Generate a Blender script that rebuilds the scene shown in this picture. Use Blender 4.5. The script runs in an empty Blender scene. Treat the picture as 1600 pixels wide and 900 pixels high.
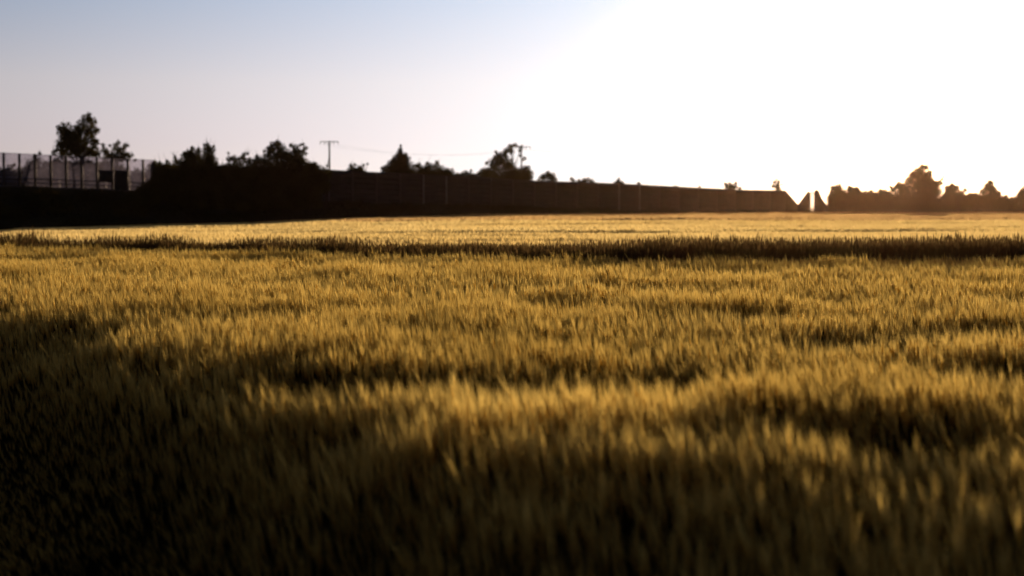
import bpy, math
import numpy as np
R = math.radians
C = bpy.context.scene.collection
scene = bpy.context.scene
rng = np.random.default_rng(11)

# ------------------------------------------------------------------ camera
F = 50.0 / 36.0 * 1600.0            # focal length in photo pixels
CAMZ = 1.8
HOR = 322.0
PITCH = math.atan((450.0 - HOR) / F)
cam_d = bpy.data.cameras.new("camera"); cam = bpy.data.objects.new("camera", cam_d); C.objects.link(cam)
cam_d.lens = 50; cam_d.sensor_width = 36; cam_d.clip_start = 0.05; cam_d.clip_end = 9000
cam.location = (0, 0, CAMZ); cam.rotation_euler = (R(90) - PITCH, 0, 0)
cam_d.dof.use_dof = True; cam_d.dof.focus_distance = 18.5; cam_d.dof.aperture_fstop = 1.3
scene.camera = cam

# ------------------------------------------------------------------ sky, sun, exposure
SUN_AZ, SUN_EL = R(15.5), R(3.7)
sdir = (math.sin(SUN_AZ) * math.cos(SUN_EL), math.cos(SUN_AZ) * math.cos(SUN_EL), math.sin(SUN_EL))
world = bpy.data.worlds.new("World"); scene.world = world; world.use_nodes = True
nt = world.node_tree; nt.nodes.clear()
def N(t, **kw):
    n = nt.nodes.new(t)
    for k, v in kw.items(): setattr(n, k, v)
    return n
sky = N('ShaderNodeTexSky'); sky.sky_type = 'NISHITA'; sky.sun_disc = False
sky.sun_elevation = SUN_EL; sky.sun_rotation = SUN_AZ
sky.air_density = 1.0; sky.dust_density = 0.25; sky.ozone_density = 2.0; sky.altitude = 100
bg = N('ShaderNodeBackground'); bg.inputs['Strength'].default_value = 0.10
# the evening sky's own brightness, with the photo's rosy horizon and blue upper colours
tc = N('ShaderNodeTexCoord')
bw = N('ShaderNodeRGBToBW'); nt.links.new(sky.outputs[0], bw.inputs[0])
sep = N('ShaderNodeSeparateXYZ'); nt.links.new(tc.outputs['Generated'], sep.inputs[0])
ramp = N('ShaderNodeValToRGB'); nt.links.new(sep.outputs['Z'], ramp.inputs[0])
SKYCOL = [(0.0, (1.24, 1.02, 0.86)), (0.045, (1.16, 1.00, 1.02)), (0.085, (1.16, 1.10, 1.17)), (0.15, (0.66, 0.95, 1.40)), (0.24, (0.30, 0.45, 0.72)), (0.45, (0.07, 0.11, 0.20))]
el = ramp.color_ramp.elements
el[0].position, el[0].color = SKYCOL[0][0], (*SKYCOL[0][1], 1); el[1].position, el[1].color = SKYCOL[-1][0], (*SKYCOL[-1][1], 1)
for p_, c_ in SKYCOL[1:-1]:
    e_ = el.new(p_); e_.color = (*c_, 1)
tint = N('ShaderNodeMix', data_type='RGBA', blend_type='MULTIPLY'); tint.inputs[0].default_value = 1
nt.links.new(ramp.outputs[0], tint.inputs[6]); nt.links.new(bw.outputs[0], tint.inputs[7])
# bright hazy air round the sun, and the pale rosy belt of an evening horizon
dot = N('ShaderNodeVectorMath', operation='DOT_PRODUCT'); dot.inputs[1].default_value = sdir
nt.links.new(tc.outputs['Generated'], dot.inputs[0])
mx = N('ShaderNodeMath', operation='MAXIMUM'); mx.inputs[1].default_value = 0
nt.links.new(dot.outputs['Value'], mx.inputs[0])
dim = N('ShaderNodeMapRange'); dim.inputs['From Min'].default_value = -0.2; dim.inputs['From Max'].default_value = 0.75
dim.inputs['To Min'].default_value = 0.55; dim.inputs['To Max'].default_value = 1.0
nt.links.new(dot.outputs['Value'], dim.inputs['Value'])
dm = N('ShaderNodeMath', operation='MULTIPLY'); dm.inputs[1].default_value = 0.10
nt.links.new(dim.outputs[0], dm.inputs[0]); nt.links.new(dm.outputs[0], bg.inputs['Strength'])
nt.links.new(tint.outputs[2], bg.inputs['Color'])
def lobe(power, col, strength):
    p = N('ShaderNodeMath', operation='POWER'); p.inputs[1].default_value = power
    nt.links.new(mx.outputs[0], p.inputs[0])
    m = N('ShaderNodeMath', operation='MULTIPLY'); m.inputs[1].default_value = strength
    nt.links.new(p.outputs[0], m.inputs[0])
    b = N('ShaderNodeBackground'); b.inputs['Color'].default_value = (*col, 1)
    nt.links.new(m.outputs[0], b.inputs['Strength'])
    return b
LOBES = [(36, (1.0, 0.93, 0.87), 0.20), (190, (1.0, 0.60, 0.24), 4.5)]
wide = N('ShaderNodeMath', operation='POWER'); wide.inputs[1].default_value = 6
nt.links.new(mx.outputs[0], wide.inputs[0])
wc = N('ShaderNodeVectorMath', operation='SCALE'); wc.inputs[0].default_value = (0.49, 0.465, 0.47); nt.links.new(wide.outputs[0], wc.inputs['Scale'])
sc_ = N('ShaderNodeVectorMath', operation='SCALE'); nt.links.new(tint.outputs[2], sc_.inputs[0]); nt.links.new(dm.outputs[0], sc_.inputs['Scale'])
sm = N('ShaderNodeVectorMath', operation='ADD'); nt.links.new(wc.outputs[0], sm.inputs[0]); nt.links.new(sc_.outputs[0], sm.inputs[1])
sp3 = N('ShaderNodeSeparateXYZ'); nt.links.new(sm.outputs[0], sp3.inputs[0]); cb = N('ShaderNodeCombineXYZ')
for k_ in range(3):
    mn = N('ShaderNodeMath', operation='SMOOTH_MIN'); mn.inputs[1].default_value = 1.03; mn.inputs[2].default_value = 0.45
    nt.links.new(sp3.outputs[k_], mn.inputs[0]); nt.links.new(mn.outputs[0], cb.inputs[k_])
for l_ in list(bg.inputs['Color'].links) + list(bg.inputs['Strength'].links): nt.links.remove(l_)
nt.links.new(cb.outputs[0], bg.inputs['Color']); bg.inputs['Strength'].default_value = 1.0
last = bg
for l in LOBES:
    b = lobe(*l); a = N('ShaderNodeAddShader')
    nt.links.new(last.outputs[0], a.inputs[0]); nt.links.new(b.outputs[0], a.inputs[1]); last = a
outw = N('ShaderNodeOutputWorld'); nt.links.new(last.outputs[0], outw.inputs['Surface'])

sun_d = bpy.data.lights.new("sun", 'SUN'); sun_o = bpy.data.objects.new("sun", sun_d); C.objects.link(sun_o)
sun_d.energy = 5.0; sun_d.angle = R(0.6); sun_d.color = (1.0, 0.73, 0.42)
from mathutils import Vector
sun_o.rotation_euler = Vector(sdir).to_track_quat('Z', 'Y').to_euler()
sun_o.location = (60, 250, 40)
vs = scene.view_settings
vs.view_transform = 'Standard'; vs.look = 'None'; vs.gamma = 1; vs.use_curve_mapping = False
vs.exposure = 0.0
scene.cycles.use_denoising = True
scene.cycles.max_bounces = 8; scene.cycles.transparent_max_bounces = 16
scene.cycles.volume_bounces = 0

# ------------------------------------------------------------------ helpers
def P(px, py, D):
    """world point seen at photo pixel (px,py) at ground distance y = D"""
    cx, cy = (px - 800) / F, (450 - py) / F
    dy = math.cos(PITCH) + cy * math.sin(PITCH)
    dz = -math.sin(PITCH) + cy * math.cos(PITCH)
    s = D / dy
    return np.array([cx * s, D, CAMZ + dz * s])
def pxs(D): return D / F            # metres per photo pixel

def lerp_tab(tab):
    xs = np.array([t[0] for t in tab], float); ys = np.array([t[1] for t in tab], float)
    return lambda x: np.interp(x, xs, ys)
def smooth(t):
    t = np.clip(t, 0, 1); return t * t * (3 - 2 * t)

def _hash(ix, iy, seed):
    h = (ix.astype(np.int64) * 374761393 + iy.astype(np.int64) * 668265263 + seed * 974711) & 0xffffffff
    h = ((h ^ (h >> 13)) * 1274126177) & 0xffffffff
    return ((h ^ (h >> 16)) & 0xffff) / 65535.0
def vnoise(x, y, seed=0):
    ix, iy = np.floor(x), np.floor(y); fx, fy = x - ix, y - iy
    fx, fy = fx * fx * (3 - 2 * fx), fy * fy * (3 - 2 * fy)
    ix, iy = ix.astype(np.int64), iy.astype(np.int64)
    a, b = _hash(ix, iy, seed), _hash(ix + 1, iy, seed)
    c, d = _hash(ix, iy + 1, seed), _hash(ix + 1, iy + 1, seed)
    return (a + (b - a) * fx) * (1 - fy) + (c + (d - c) * fx) * fy - 0.5

def make_mesh(name, V, faces3=None, faces4=None, mats=(), mi3=None, mi4=None, attr=None):
    """V (n,3); triangles (m,3) and/or quads (k,4)"""
    me = bpy.data.meshes.new(name)
    n3 = 0 if faces3 is None else len(faces3); n4 = 0 if faces4 is None else len(faces4)
    me.vertices.add(len(V)); me.vertices.foreach_set('co', np.asarray(V, np.float32).ravel())
    me.loops.add(n3 * 3 + n4 * 4); me.polygons.add(n3 + n4)
    li = []
    if n3: li.append(np.asarray(faces3, np.int32).ravel())
    if n4: li.append(np.asarray(faces4, np.int32).ravel())
    me.loops.foreach_set('vertex_index', np.concatenate(li))
    starts = np.concatenate([np.arange(n3) * 3, n3 * 3 + np.arange(n4) * 4]).astype(np.int32)
    me.polygons.foreach_set('loop_start', starts)
    for m in mats: me.materials.append(m)
    mi = np.zeros(n3 + n4, np.int32)
    if mi3 is not None: mi[:n3] = mi3
    if mi4 is not None: mi[n3:] = mi4
    me.polygons.foreach_set('material_index', mi)
    if attr is not None:
        a = me.attributes.new('shade', 'FLOAT', 'POINT'); a.data.foreach_set('value', np.asarray(attr, np.float32))
    me.update(calc_edges=True)
    return me
def link(name, me, parent=None, loc=None):
    o = bpy.data.objects.new(name, me); C.objects.link(o)
    if loc is not None: o.location = [float(v) for v in loc]
    if parent is not None: o.parent = parent
    return o
def tag(o, label=None, cat=None, group=None, kind=None):
    if label: o['label'] = label
    if cat: o['category'] = cat
    if group: o['group'] = group
    if kind: o['kind'] = kind
    return o
def empty(name, loc, label, cat, group=None):
    o = bpy.data.objects.new(name, None); C.objects.link(o); o.location = [float(v) for v in loc]
    o.empty_display_size = 0.5
    return tag(o, label, cat, group)

class MB:
    """collects boxes, prisms and tubes in world space; build() links them as one mesh object"""
    def __init__(s): s.V = []; s.T = []; s.Q = []; s.n = 0
    def add(s, V, T=None, Q=None):
        V = np.asarray(V, float)
        if T is not None: s.T.append(np.asarray(T) + s.n)
        if Q is not None: s.Q.append(np.asarray(Q) + s.n)
        s.V.append(V); s.n += len(V)
    def hexa(s, p):     # 8 corners: bottom 4 ccw then top 4
        s.add(p, Q=[[3, 2, 1, 0], [4, 5, 6, 7], [0, 1, 5, 4], [1, 2, 6, 5], [2, 3, 7, 6], [3, 0, 4, 7]])
    def slab(s, a, b, z0a, z1a, z0b, z1b, th):   # vertical slab between plan points a,b with its own z at both ends
        a = np.array(a[:2], float); b = np.array(b[:2], float)
        d = b - a; d /= max(np.linalg.norm(d), 1e-9); n = np.array([-d[1], d[0]]) * th / 2
        q = [(*(a - n), z0a), (*(b - n), z0b), (*(b + n), z0b), (*(a + n), z0a),
             (*(a - n), z1a), (*(b - n), z1b), (*(b + n), z1b), (*(a + n), z1a)]
        s.hexa(q)
    def box(s, c, sx, sy, sz, rz=0.0):  # centre of the bottom face
        ca, sa = math.cos(rz), math.sin(rz); q = []
        for z in (0, sz):
            for (u, v) in ((-1, -1), (1, -1), (1, 1), (-1, 1)):
                x, y = u * sx / 2, v * sy / 2
                q.append((c[0] + x * ca - y * sa, c[1] + x * sa + y * ca, c[2] + z))
        s.hexa(q)
    def tube(s, pts, rad, n=6):
        pts = np.asarray(pts, float); rad = np.broadcast_to(rad, (len(pts),))
        V = []
        for i, p in enumerate(pts):
            t = pts[min(i + 1, len(pts) - 1)] - pts[max(i - 1, 0)]; t /= max(np.linalg.norm(t), 1e-9)
            u = np.cross(t, (0.31, 0.9, 0.2) if abs(t[1]) < .9 else (1, 0, 0)); u /= np.linalg.norm(u); v = np.cross(t, u)
            for k in range(n):
                a = 2 * math.pi * k / n
                V.append(p + (u * math.cos(a) + v * math.sin(a)) * rad[i])
        Q = [[i * n + k, i * n + (k + 1) % n, (i + 1) * n + (k + 1) % n, (i + 1) * n + k]
             for i in range(len(pts) - 1) for k in range(n)]
        m = len(V); V += [pts[0], pts[-1]]
        T = [[m, (k + 1) % n, k] for k in range(n)] + [[m + 1, m - n + k, m - n + (k + 1) % n] for k in range(n)]
        s.add(V, T, Q)
    def build(s, name, mat, parent=None, origin=None):
        V = np.concatenate(s.V)
        off = np.zeros(3)
        if parent is not None: off = np.array(parent_world(parent))
        if origin is not None: off = np.array(origin, float)
        me = make_mesh(name, V - off, np.concatenate(s.T) if s.T else None, np.concatenate(s.Q) if s.Q else None, [mat])
        o = link(name, me, parent)
        if origin is not None: o.location = [float(v) for v in origin]
        return o
def parent_world(o):
    v = Vector(o.location)
    if o.parent: v = v + Vector(parent_world(o.parent))
    return v

# ------------------------------------------------------------------ materials
def mat(name):
    m = bpy.data.materials.new(name); m.use_nodes = True; m.node_tree.nodes.clear(); return m, m.node_tree
def noise_ramp(t, scale, stops, detail=4, coord='Object', rough=0.6):
    tcn = t.nodes.new('ShaderNodeTexCoord'); nz = t.nodes.new('ShaderNodeTexNoise')
    nz.inputs['Scale'].default_value = scale; nz.inputs['Detail'].default_value = detail; nz.inputs['Roughness'].default_value = rough
    t.links.new(tcn.outputs[coord], nz.inputs['Vector'])
    r = t.nodes.new('ShaderNodeValToRGB'); t.links.new(nz.outputs['Fac'], r.inputs[0])
    e = r.color_ramp.elements
    e[0].position, e[0].color = stops[0][0], (*stops[0][1], 1)
    e[1].position, e[1].color = stops[-1][0], (*stops[-1][1], 1)
    for p, c in stops[1:-1]:
        k = e.new(p); k.color = (*c, 1)
    return r, nz
def solid(name, stops, scale=3, rough=0.85, bump=0.0, metal=0.0):
    m, t = mat(name); r, nz = noise_ramp(t, scale, stops)
    b = t.nodes.new('ShaderNodeBsdfPrincipled'); b.inputs['Roughness'].default_value = rough; b.inputs['Metallic'].default_value = metal
    b.inputs['Specular IOR Level'].default_value = 0.25
    t.links.new(r.outputs[0], b.inputs['Base Color'])
    if bump:
        bp = t.nodes.new('ShaderNodeBump'); bp.inputs['Strength'].default_value = bump; bp.inputs['Distance'].default_value = 0.05
        t.links.new(nz.outputs['Fac'], bp.inputs['Height']); t.links.new(bp.outputs[0], b.inputs['Normal'])
    o = t.nodes.new('ShaderNodeOutputMaterial'); t.links.new(b.outputs[0], o.inputs[0]); return m
def leafy(name, c0, c1, tr0, tr1, fac):
    """thin plant tissue: reflected colour c0..c1 and let-through colour tr0..tr1, varied plant by plant"""
    m, t = mat(name)
    at = t.nodes.new('ShaderNodeAttribute'); at.attribute_name = 'shade'
    def mixc(a, b):
        x = t.nodes.new('ShaderNodeMix'); x.data_type = 'RGBA'
        t.links.new(at.outputs['Fac'], x.inputs[0]); x.inputs[6].default_value = (*a, 1); x.inputs[7].default_value = (*b, 1); return x
    d = t.nodes.new('ShaderNodeBsdfDiffuse'); tr = t.nodes.new('ShaderNodeBsdfTranslucent')
    t.links.new(mixc(c0, c1).outputs[2], d.inputs[0]); t.links.new(mixc(tr0, tr1).outputs[2], tr.inputs[0])
    mx_ = t.nodes.new('ShaderNodeMixShader'); mx_.inputs[0].default_value = fac
    t.links.new(d.outputs[0], mx_.inputs[1]); t.links.new(tr.outputs[0], mx_.inputs[2])
    o = t.nodes.new('ShaderNodeOutputMaterial'); t.links.new(mx_.outputs[0], o.inputs[0]); return m

M = {}
M['soil'] = solid('soil', [(0.3, (0.035, 0.027, 0.018)), (0.7, (0.06, 0.048, 0.03))], 2.5, 0.95, 0.4)
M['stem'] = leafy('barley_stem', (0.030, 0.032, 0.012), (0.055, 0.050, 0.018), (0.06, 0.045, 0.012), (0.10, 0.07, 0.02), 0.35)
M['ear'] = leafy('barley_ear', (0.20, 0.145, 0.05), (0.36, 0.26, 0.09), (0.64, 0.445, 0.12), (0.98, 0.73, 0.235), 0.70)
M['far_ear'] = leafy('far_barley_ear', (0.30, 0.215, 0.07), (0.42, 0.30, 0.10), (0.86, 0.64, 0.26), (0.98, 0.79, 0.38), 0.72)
M['ripe_ear'] = leafy('ripe_barley_ear', (0.26, 0.165, 0.07), (0.34, 0.22, 0.09), (0.70, 0.47, 0.22), (0.8, 0.55, 0.26), 0.68)
M['canopy'] = solid('crop_canopy', [(0.3, (0.07, 0.055, 0.02)), (0.7, (0.13, 0.10, 0.035))], 1.2, 0.95)
M['verge'] = leafy('verge_grass', (0.055, 0.042, 0.028), (0.10, 0.074, 0.046), (0.02, 0.015, 0.006), (0.05, 0.032, 0.012), 0.25)
M['seed'] = leafy('verge_seedhead', (0.05, 0.035, 0.018), (0.09, 0.06, 0.03), (0.10, 0.06, 0.025), (0.16, 0.10, 0.04), 0.45)
M['bank'] = solid('bank_turf', [(0.3, (0.03, 0.032, 0.016)), (0.7, (0.055, 0.052, 0.028))], 1.0, 0.95, 0.5)
M['bank_grass'] = leafy('bank_grass', (0.028, 0.032, 0.016), (0.055, 0.056, 0.028), (0.015, 0.015, 0.005), (0.03, 0.028, 0.010), 0.2)
M['leaf'] = leafy('tree_leaf', (0.032, 0.037, 0.016), (0.065, 0.068, 0.028), (0.035, 0.032, 0.008), (0.09, 0.07, 0.018), 0.35)
M['needle'] = leafy('conifer_needle', (0.016, 0.020, 0.010), (0.03, 0.035, 0.015), (0.02, 0.02, 0.008), (0.05, 0.04, 0.012), 0.25)
M['bark'] = solid('bark', [(0.3, (0.03, 0.022, 0.015)), (0.7, (0.06, 0.045, 0.032))], 6, 0.9, 0.4)
M['wall'] = solid('timber_panel', [(0.25, (0.045, 0.047, 0.054)), (0.75, (0.078, 0.074, 0.078))], 0.8, 0.9, 0.3)
M['post'] = solid('galvanised_post', [(0.3, (0.18, 0.19, 0.23)), (0.7, (0.27, 0.28, 0.33))], 2, 0.6)
M['wall_post'] = solid('weathered_post', [(0.3, (0.08, 0.08, 0.09)), (0.7, (0.12, 0.12, 0.13))], 2, 0.8)
M['dark_post'] = solid('dark_steel_post', [(0.3, (0.02, 0.021, 0.026)), (0.7, (0.035, 0.036, 0.042))], 2, 0.5)
M['concrete'] = solid('old_concrete', [(0.3, (0.16, 0.17, 0.22)), (0.7, (0.25, 0.26, 0.32))], 0.7, 0.9, 0.2)
M['dark_metal'] = solid('dark_painted_metal', [(0.3, (0.02, 0.021, 0.026)), (0.7, (0.03, 0.032, 0.04))], 2, 0.5)
M['wood_pole'] = solid('weathered_pole', [(0.3, (0.06, 0.05, 0.042)), (0.7, (0.11, 0.09, 0.075))], 4, 0.8)
M['ceramic'] = solid('brown_ceramic', [(0.3, (0.05, 0.03, 0.02)), (0.7, (0.08, 0.05, 0.035))], 5, 0.3)
M['wire'] = solid('wire', [(0.3, (0.10, 0.09, 0.09)), (0.7, (0.16, 0.15, 0.15))], 5, 0.5)
M['asphalt'] = solid('asphalt', [(0.3, (0.04, 0.04, 0.042)), (0.7, (0.06, 0.06, 0.062))], 4, 0.9)
# dusty see-through noise-screen sheet
m, t = mat('dusty_glass')
tr = t.nodes.new('ShaderNodeBsdfTransparent'); tr.inputs[0].default_value = (0.80, 0.77, 0.80, 1)
df = t.nodes.new('ShaderNodeBsdfTranslucent'); df.inputs[0].default_value = (0.26, 0.25, 0.38, 1)
d2 = t.nodes.new('ShaderNodeBsdfDiffuse'); d2.inputs[0].default_value = (0.30, 0.28, 0.32, 1)
m1 = t.nodes.new('ShaderNodeMixShader'); m1.inputs[0].default_value = 0.4
m2 = t.nodes.new('ShaderNodeMixShader')
r, _ = noise_ramp(t, 0.9, [(0.3, (0.12, 0.12, 0.12)), (0.75, (0.25, 0.25, 0.25))])
t.links.new(r.outputs[0], m2.inputs[0])
t.links.new(df.outputs[0], m1.inputs[1]); t.links.new(d2.outputs[0], m1.inputs[2])
t.links.new(tr.outputs[0], m2.inputs[1]); t.links.new(m1.outputs[0], m2.inputs[2])
o_ = t.nodes.new('ShaderNodeOutputMaterial'); t.links.new(m2.outputs[0], o_.inputs[0]); M['glass'] = m
# milky panel in the gap of the wall
m, t = mat('milky_panel')
tr = t.nodes.new('ShaderNodeBsdfTransparent'); tr.inputs[0].default_value = (0.95, 0.90, 0.90, 1)
df = t.nodes.new('ShaderNodeBsdfTranslucent'); df.inputs[0].default_value = (0.8, 0.7, 0.7, 1)
r, _ = noise_ramp(t, 1.5, [(0.3, (0.25, 0.25, 0.25)), (0.75, (0.4, 0.4, 0.4))])
m2 = t.nodes.new('ShaderNodeMixShader'); t.links.new(r.outputs[0], m2.inputs[0])
t.links.new(tr.outputs[0], m2.inputs[1]); t.links.new(df.outputs[0], m2.inputs[2])
o_ = t.nodes.new('ShaderNodeOutputMaterial'); t.links.new(m2.outputs[0], o_.inputs[0]); M['milky'] = m

# ------------------------------------------------------------------ lie of the land
WALL_D = lerp_tab([(-900, 196), (0, 200), (244, 203), (492, 212), (680, 222), (966, 248), (1228, 285), (1293, 292), (2600, 330)])
TOE_D = lerp_tab([(-900, 172), (0, 178), (244, 182), (492, 192), (680, 204), (966, 232), (1240, 277), (1300, 285), (2600, 320)])
EDGE_Y = lerp_tab([(-300, 370), (0, 361), (35, 357), (110, 355.5), (240, 352), (400, 348), (560, 339.5), (800, 335.5), (1100, 332.6), (1600, 332), (2600, 332)])
NEAR_END = lerp_tab([(-200, 37.6), (0, 37), (200, 35.8), (400, 33.7), (560, 32.7), (700, 30.4), (900, 29.2), (1600, 29.6), (1900, 29.8)])
CROP = 0.8
def pix(x, y): return 800 + F * x / np.maximum(y, 1.0)
DIPS = [(0.9, 9.3, .75, .75, .15), (3.0, 12.2, 1.0, .8, .12), (4.5, 13.0, .8, .9, .12), (-.9, 9.3, .55, .6, .14), (2.15, 7.5, .8, .55, .15),
        (.4, 16.8, .7, .9, .12), (-1.6, 19.3, .6, .9, .12), (-3.6, 28, 1.9, 1.0, .14), (-5.6, 30.5, 1.5, 1.0, .13), (-10, 31, 3.0, 1.1, .12),
        (-1.55, 10.1, .45, .6, .12), (3.1, 14.6, .9, .7, .10), (-2.6, 7.9, .8, .7, .12), (5.2, 17.5, 1.0, .8, .08), (4.3, 10.3, 1.0, .6, .13), (6.2, 21.5, 1.6, .8, .09), (2.2, 20, 1.2, .7, .09), (3.6, 8.6, .6, .5, .12)]
CREST = lerp_tab([(-12, 19), (-6, 15.0), (-4, 12.3), (-2.4, 9.6), (-1.1, 7.1), (0, 5.75), (1, 5.2), (1.7, 5.2), (3, 5.4), (6, 5.8), (12, 6.8)])
def ground(x, y):
    x = np.asarray(x, float); y = np.asarray(y, float)
    px = pix(x, y); td = TOE_D(px)
    zend = -(EDGE_Y(px) - HOR) / F * td + 1.0
    tt = np.clip((y - 38) / (td - 38), 0, 1.25)
    z = np.where(y > 38, zend * tt, 0.0)
    # ground shaped to fall away towards the camera, putting the near crop in shade
    s = (CREST(x) - y) * .8 + 1.05
    drop = 0.34 * np.log1p(np.exp(np.clip(s * 2.2, -30, 30))) / 2.2
    z = z - np.where(y < 40, 1.35 * np.tanh(drop / 1.35), 0)
    return z
def crop_h(x, y):
    """height of the crop over the soil: it stands uneven"""
    h = 0.66 + 0.10 * vnoise(x / 1.3, y / 1.0, 3) + 0.13 * vnoise(x / .5, y / .4, 5) + 0.06 * vnoise(x / 3.2, y / 2.3, 8)
    s = (CREST(x) - y) * .8 + .25
    h = h * (1 - .55 * smooth(s / 1.3))      # crop shortened near the camera to sink it into shade
    for cx, cy, rx, ry, a in DIPS:
        h = h - 1.05 * a * np.exp(-(((x - cx) / rx) ** 2 + ((y - cy) / ry) ** 2))
        h = h + 0.32 * a * np.exp(-(((x - cx) / rx) ** 2 + ((y - cy - 1.6 * ry) / ry) ** 2))
    return h
def far_h(x, y):
    return 0.72 + 0.16 * vnoise(x / 14, y / 3.4, 21) + 0.10 * vnoise(x / 5, y / 1.7, 22) + 0.22 * vnoise(x / 60, y / 11, 23) * smooth((y - 55) / 40)

# soil sheet out to the horizon
u = np.linspace(-1, 1, 221); gx = np.sinh(u * 8.2) / np.sinh(8.2) * 1500
v = np.linspace(0, 1, 300); gy = np.concatenate([[-1200, -600, -200, -60, -20, -6, -2], -1 + np.sinh(v * 8.0) / np.sinh(8.0) * 1700])
GX, GY = np.meshgrid(gx, gy)
GZ = ground(GX, GY)
GZ = np.where(GY < 0, np.maximum(GZ, -1.2), GZ)
nx, ny = len(gx), len(gy)
idx = np.arange(nx * ny).reshape(ny, nx)
Q = np.stack([idx[:-1, :-1], idx[:-1, 1:], idx[1:, 1:], idx[1:, :-1]], -1).reshape(-1, 4)
g = link('ground', make_mesh('ground', np.stack([GX, GY, GZ], -1).reshape(-1, 3), None, Q, [M['soil']]))
tag(g, kind='structure')

# motorway bank
WALL_TOP = lerp_tab([(-900, 206), (0, 238.5), (244, 250.5), (492, 264.7), (560, 268.3), (680, 274), (840, 283), (966, 287.2), (1080, 293.3), (1158, 297), (1228, 298), (1300, 298)])
WALL_BASE = lerp_tab([(-900, 262), (0, 291), (244, 300), (492, 316), (560, 317.5), (680, 319.5), (966, 329.3), (1080, 331), (1228, 333.2), (1300, 333.5)])
WALL_TOP2 = lerp_tab([(230, 257), (345, 261.5), (492, 264.7), (560, 268.3), (680, 274), (840, 283), (966, 287.2), (1080, 293.3), (1158, 297), (1228, 298), (1300, 298)])
def base_z(px): return np.array([P(a, b, d)[2] for a, b, d in zip(np.atleast_1d(px), np.atleast_1d(WALL_BASE(px)), np.atleast_1d(WALL_D(px)))])
sp = np.linspace(-900, 1420, 233)
bz = base_z(sp); D0 = WALL_D(sp); T0 = TOE_D(sp)
rows = []
for k, f in enumerate([1.0, .8, .6, .4, .2, .06]):
    yy = D0 + (T0 - D0) * f + (2.0 if f < .05 else 0) * 0
    xx = (sp - 800) / F * yy
    gz = ground(xx, yy) - .25
    zz = bz + (gz - bz) * (f if f > .06 else 0.0) + vnoise(xx / 6, yy / 3, 31 + k) * (0.35 if 0 < k < 5 else .05)
    zz = np.where(sp > 1290, np.minimum(zz, gz + .3), zz)
    rows.append(np.stack([xx, yy, zz], -1))
for dy, fz in ((0.6, 0), (3, 0), (18, 0), (26, .7), (40, 1.1)):
    yy = D0 + dy; xx = (sp - 800) / F * yy; gz = ground(xx, yy) - .3
    rows.append(np.stack([xx, yy, bz + (gz - bz) * fz], -1))
Vb = np.stack(rows, 0); a, b_ = Vb.shape[:2]
idx = np.arange(a * b_).reshape(a, b_)
Q = np.stack([idx[:-1, :-1], idx[:-1, 1:], idx[1:, 1:], idx[1:, :-1]], -1).reshape(-1, 4)
tag(link('embankment', make_mesh('embankment', Vb.reshape(-1, 3), None, Q, [M['bank']])), kind='structure')
# carriageway on top of the bank
yy1, yy2 = D0 + 4, D0 + 16
Vr = np.stack([np.stack([(sp - 800) / F * yy1, yy1, bz + .03], -1), np.stack([(sp - 800) / F * yy2, yy2, bz + .03], -1)], 0)
idx = np.arange(2 * len(sp)).reshape(2, -1)
Q = np.stack([idx[:-1, :-1], idx[:-1, 1:], idx[1:, 1:], idx[1:, :-1]], -1).reshape(-1, 4)
tag(link('road', make_mesh('road', Vr.reshape(-1, 3), None, Q, [M['asphalt']])), kind='structure')

# ------------------------------------------------------------------ crop builder
def strands(templates, X, Y, Z, H, lean, rot, wid, shade, choice):
    """templates: list of (verts (n,3) with x,y offset in m and z in 0..1+ of height, tris, mat index)."""
    Vs, Ts, Ms, As = [], [], [], []; n0 = 0
    for k, (tv, tt, tm) in enumerate(templates):
        s = np.nonzero(choice == k)[0]
        if not len(s): continue
        c, sn = np.cos(rot[s])[:, None], np.sin(rot[s])[:, None]
        w = wid[s][:, None]
        lx = (tv[None, :, 0] * c - tv[None, :, 1] * sn) * w
        ly = (tv[None, :, 0] * sn + tv[None, :, 1] * c) * w
        zz = tv[None, :, 2]
        bend = np.clip(zz, 0, 3) ** 1.8
        vx = X[s][:, None] + lx + lean[s, 0][:, None] * bend
        vy = Y[s][:, None] + ly + lean[s, 1][:, None] * bend
        vz = Z[s][:, None] + zz * H[s][:, None]
        m_ = len(s); nv = len(tv)
        Vs.append(np.stack([vx, vy, vz], -1).reshape(-1, 3))
        Ts.append((tt[None] + (np.arange(m_) * nv)[:, None, None] + n0).reshape(-1, 3))
        Ms.append(np.tile(tm, m_)); As.append(np.repeat(shade[s], nv)); n0 += m_ * nv
    return np.concatenate(Vs), np.concatenate(Ts), np.concatenate(Ms), np.concatenate(As)

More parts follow.
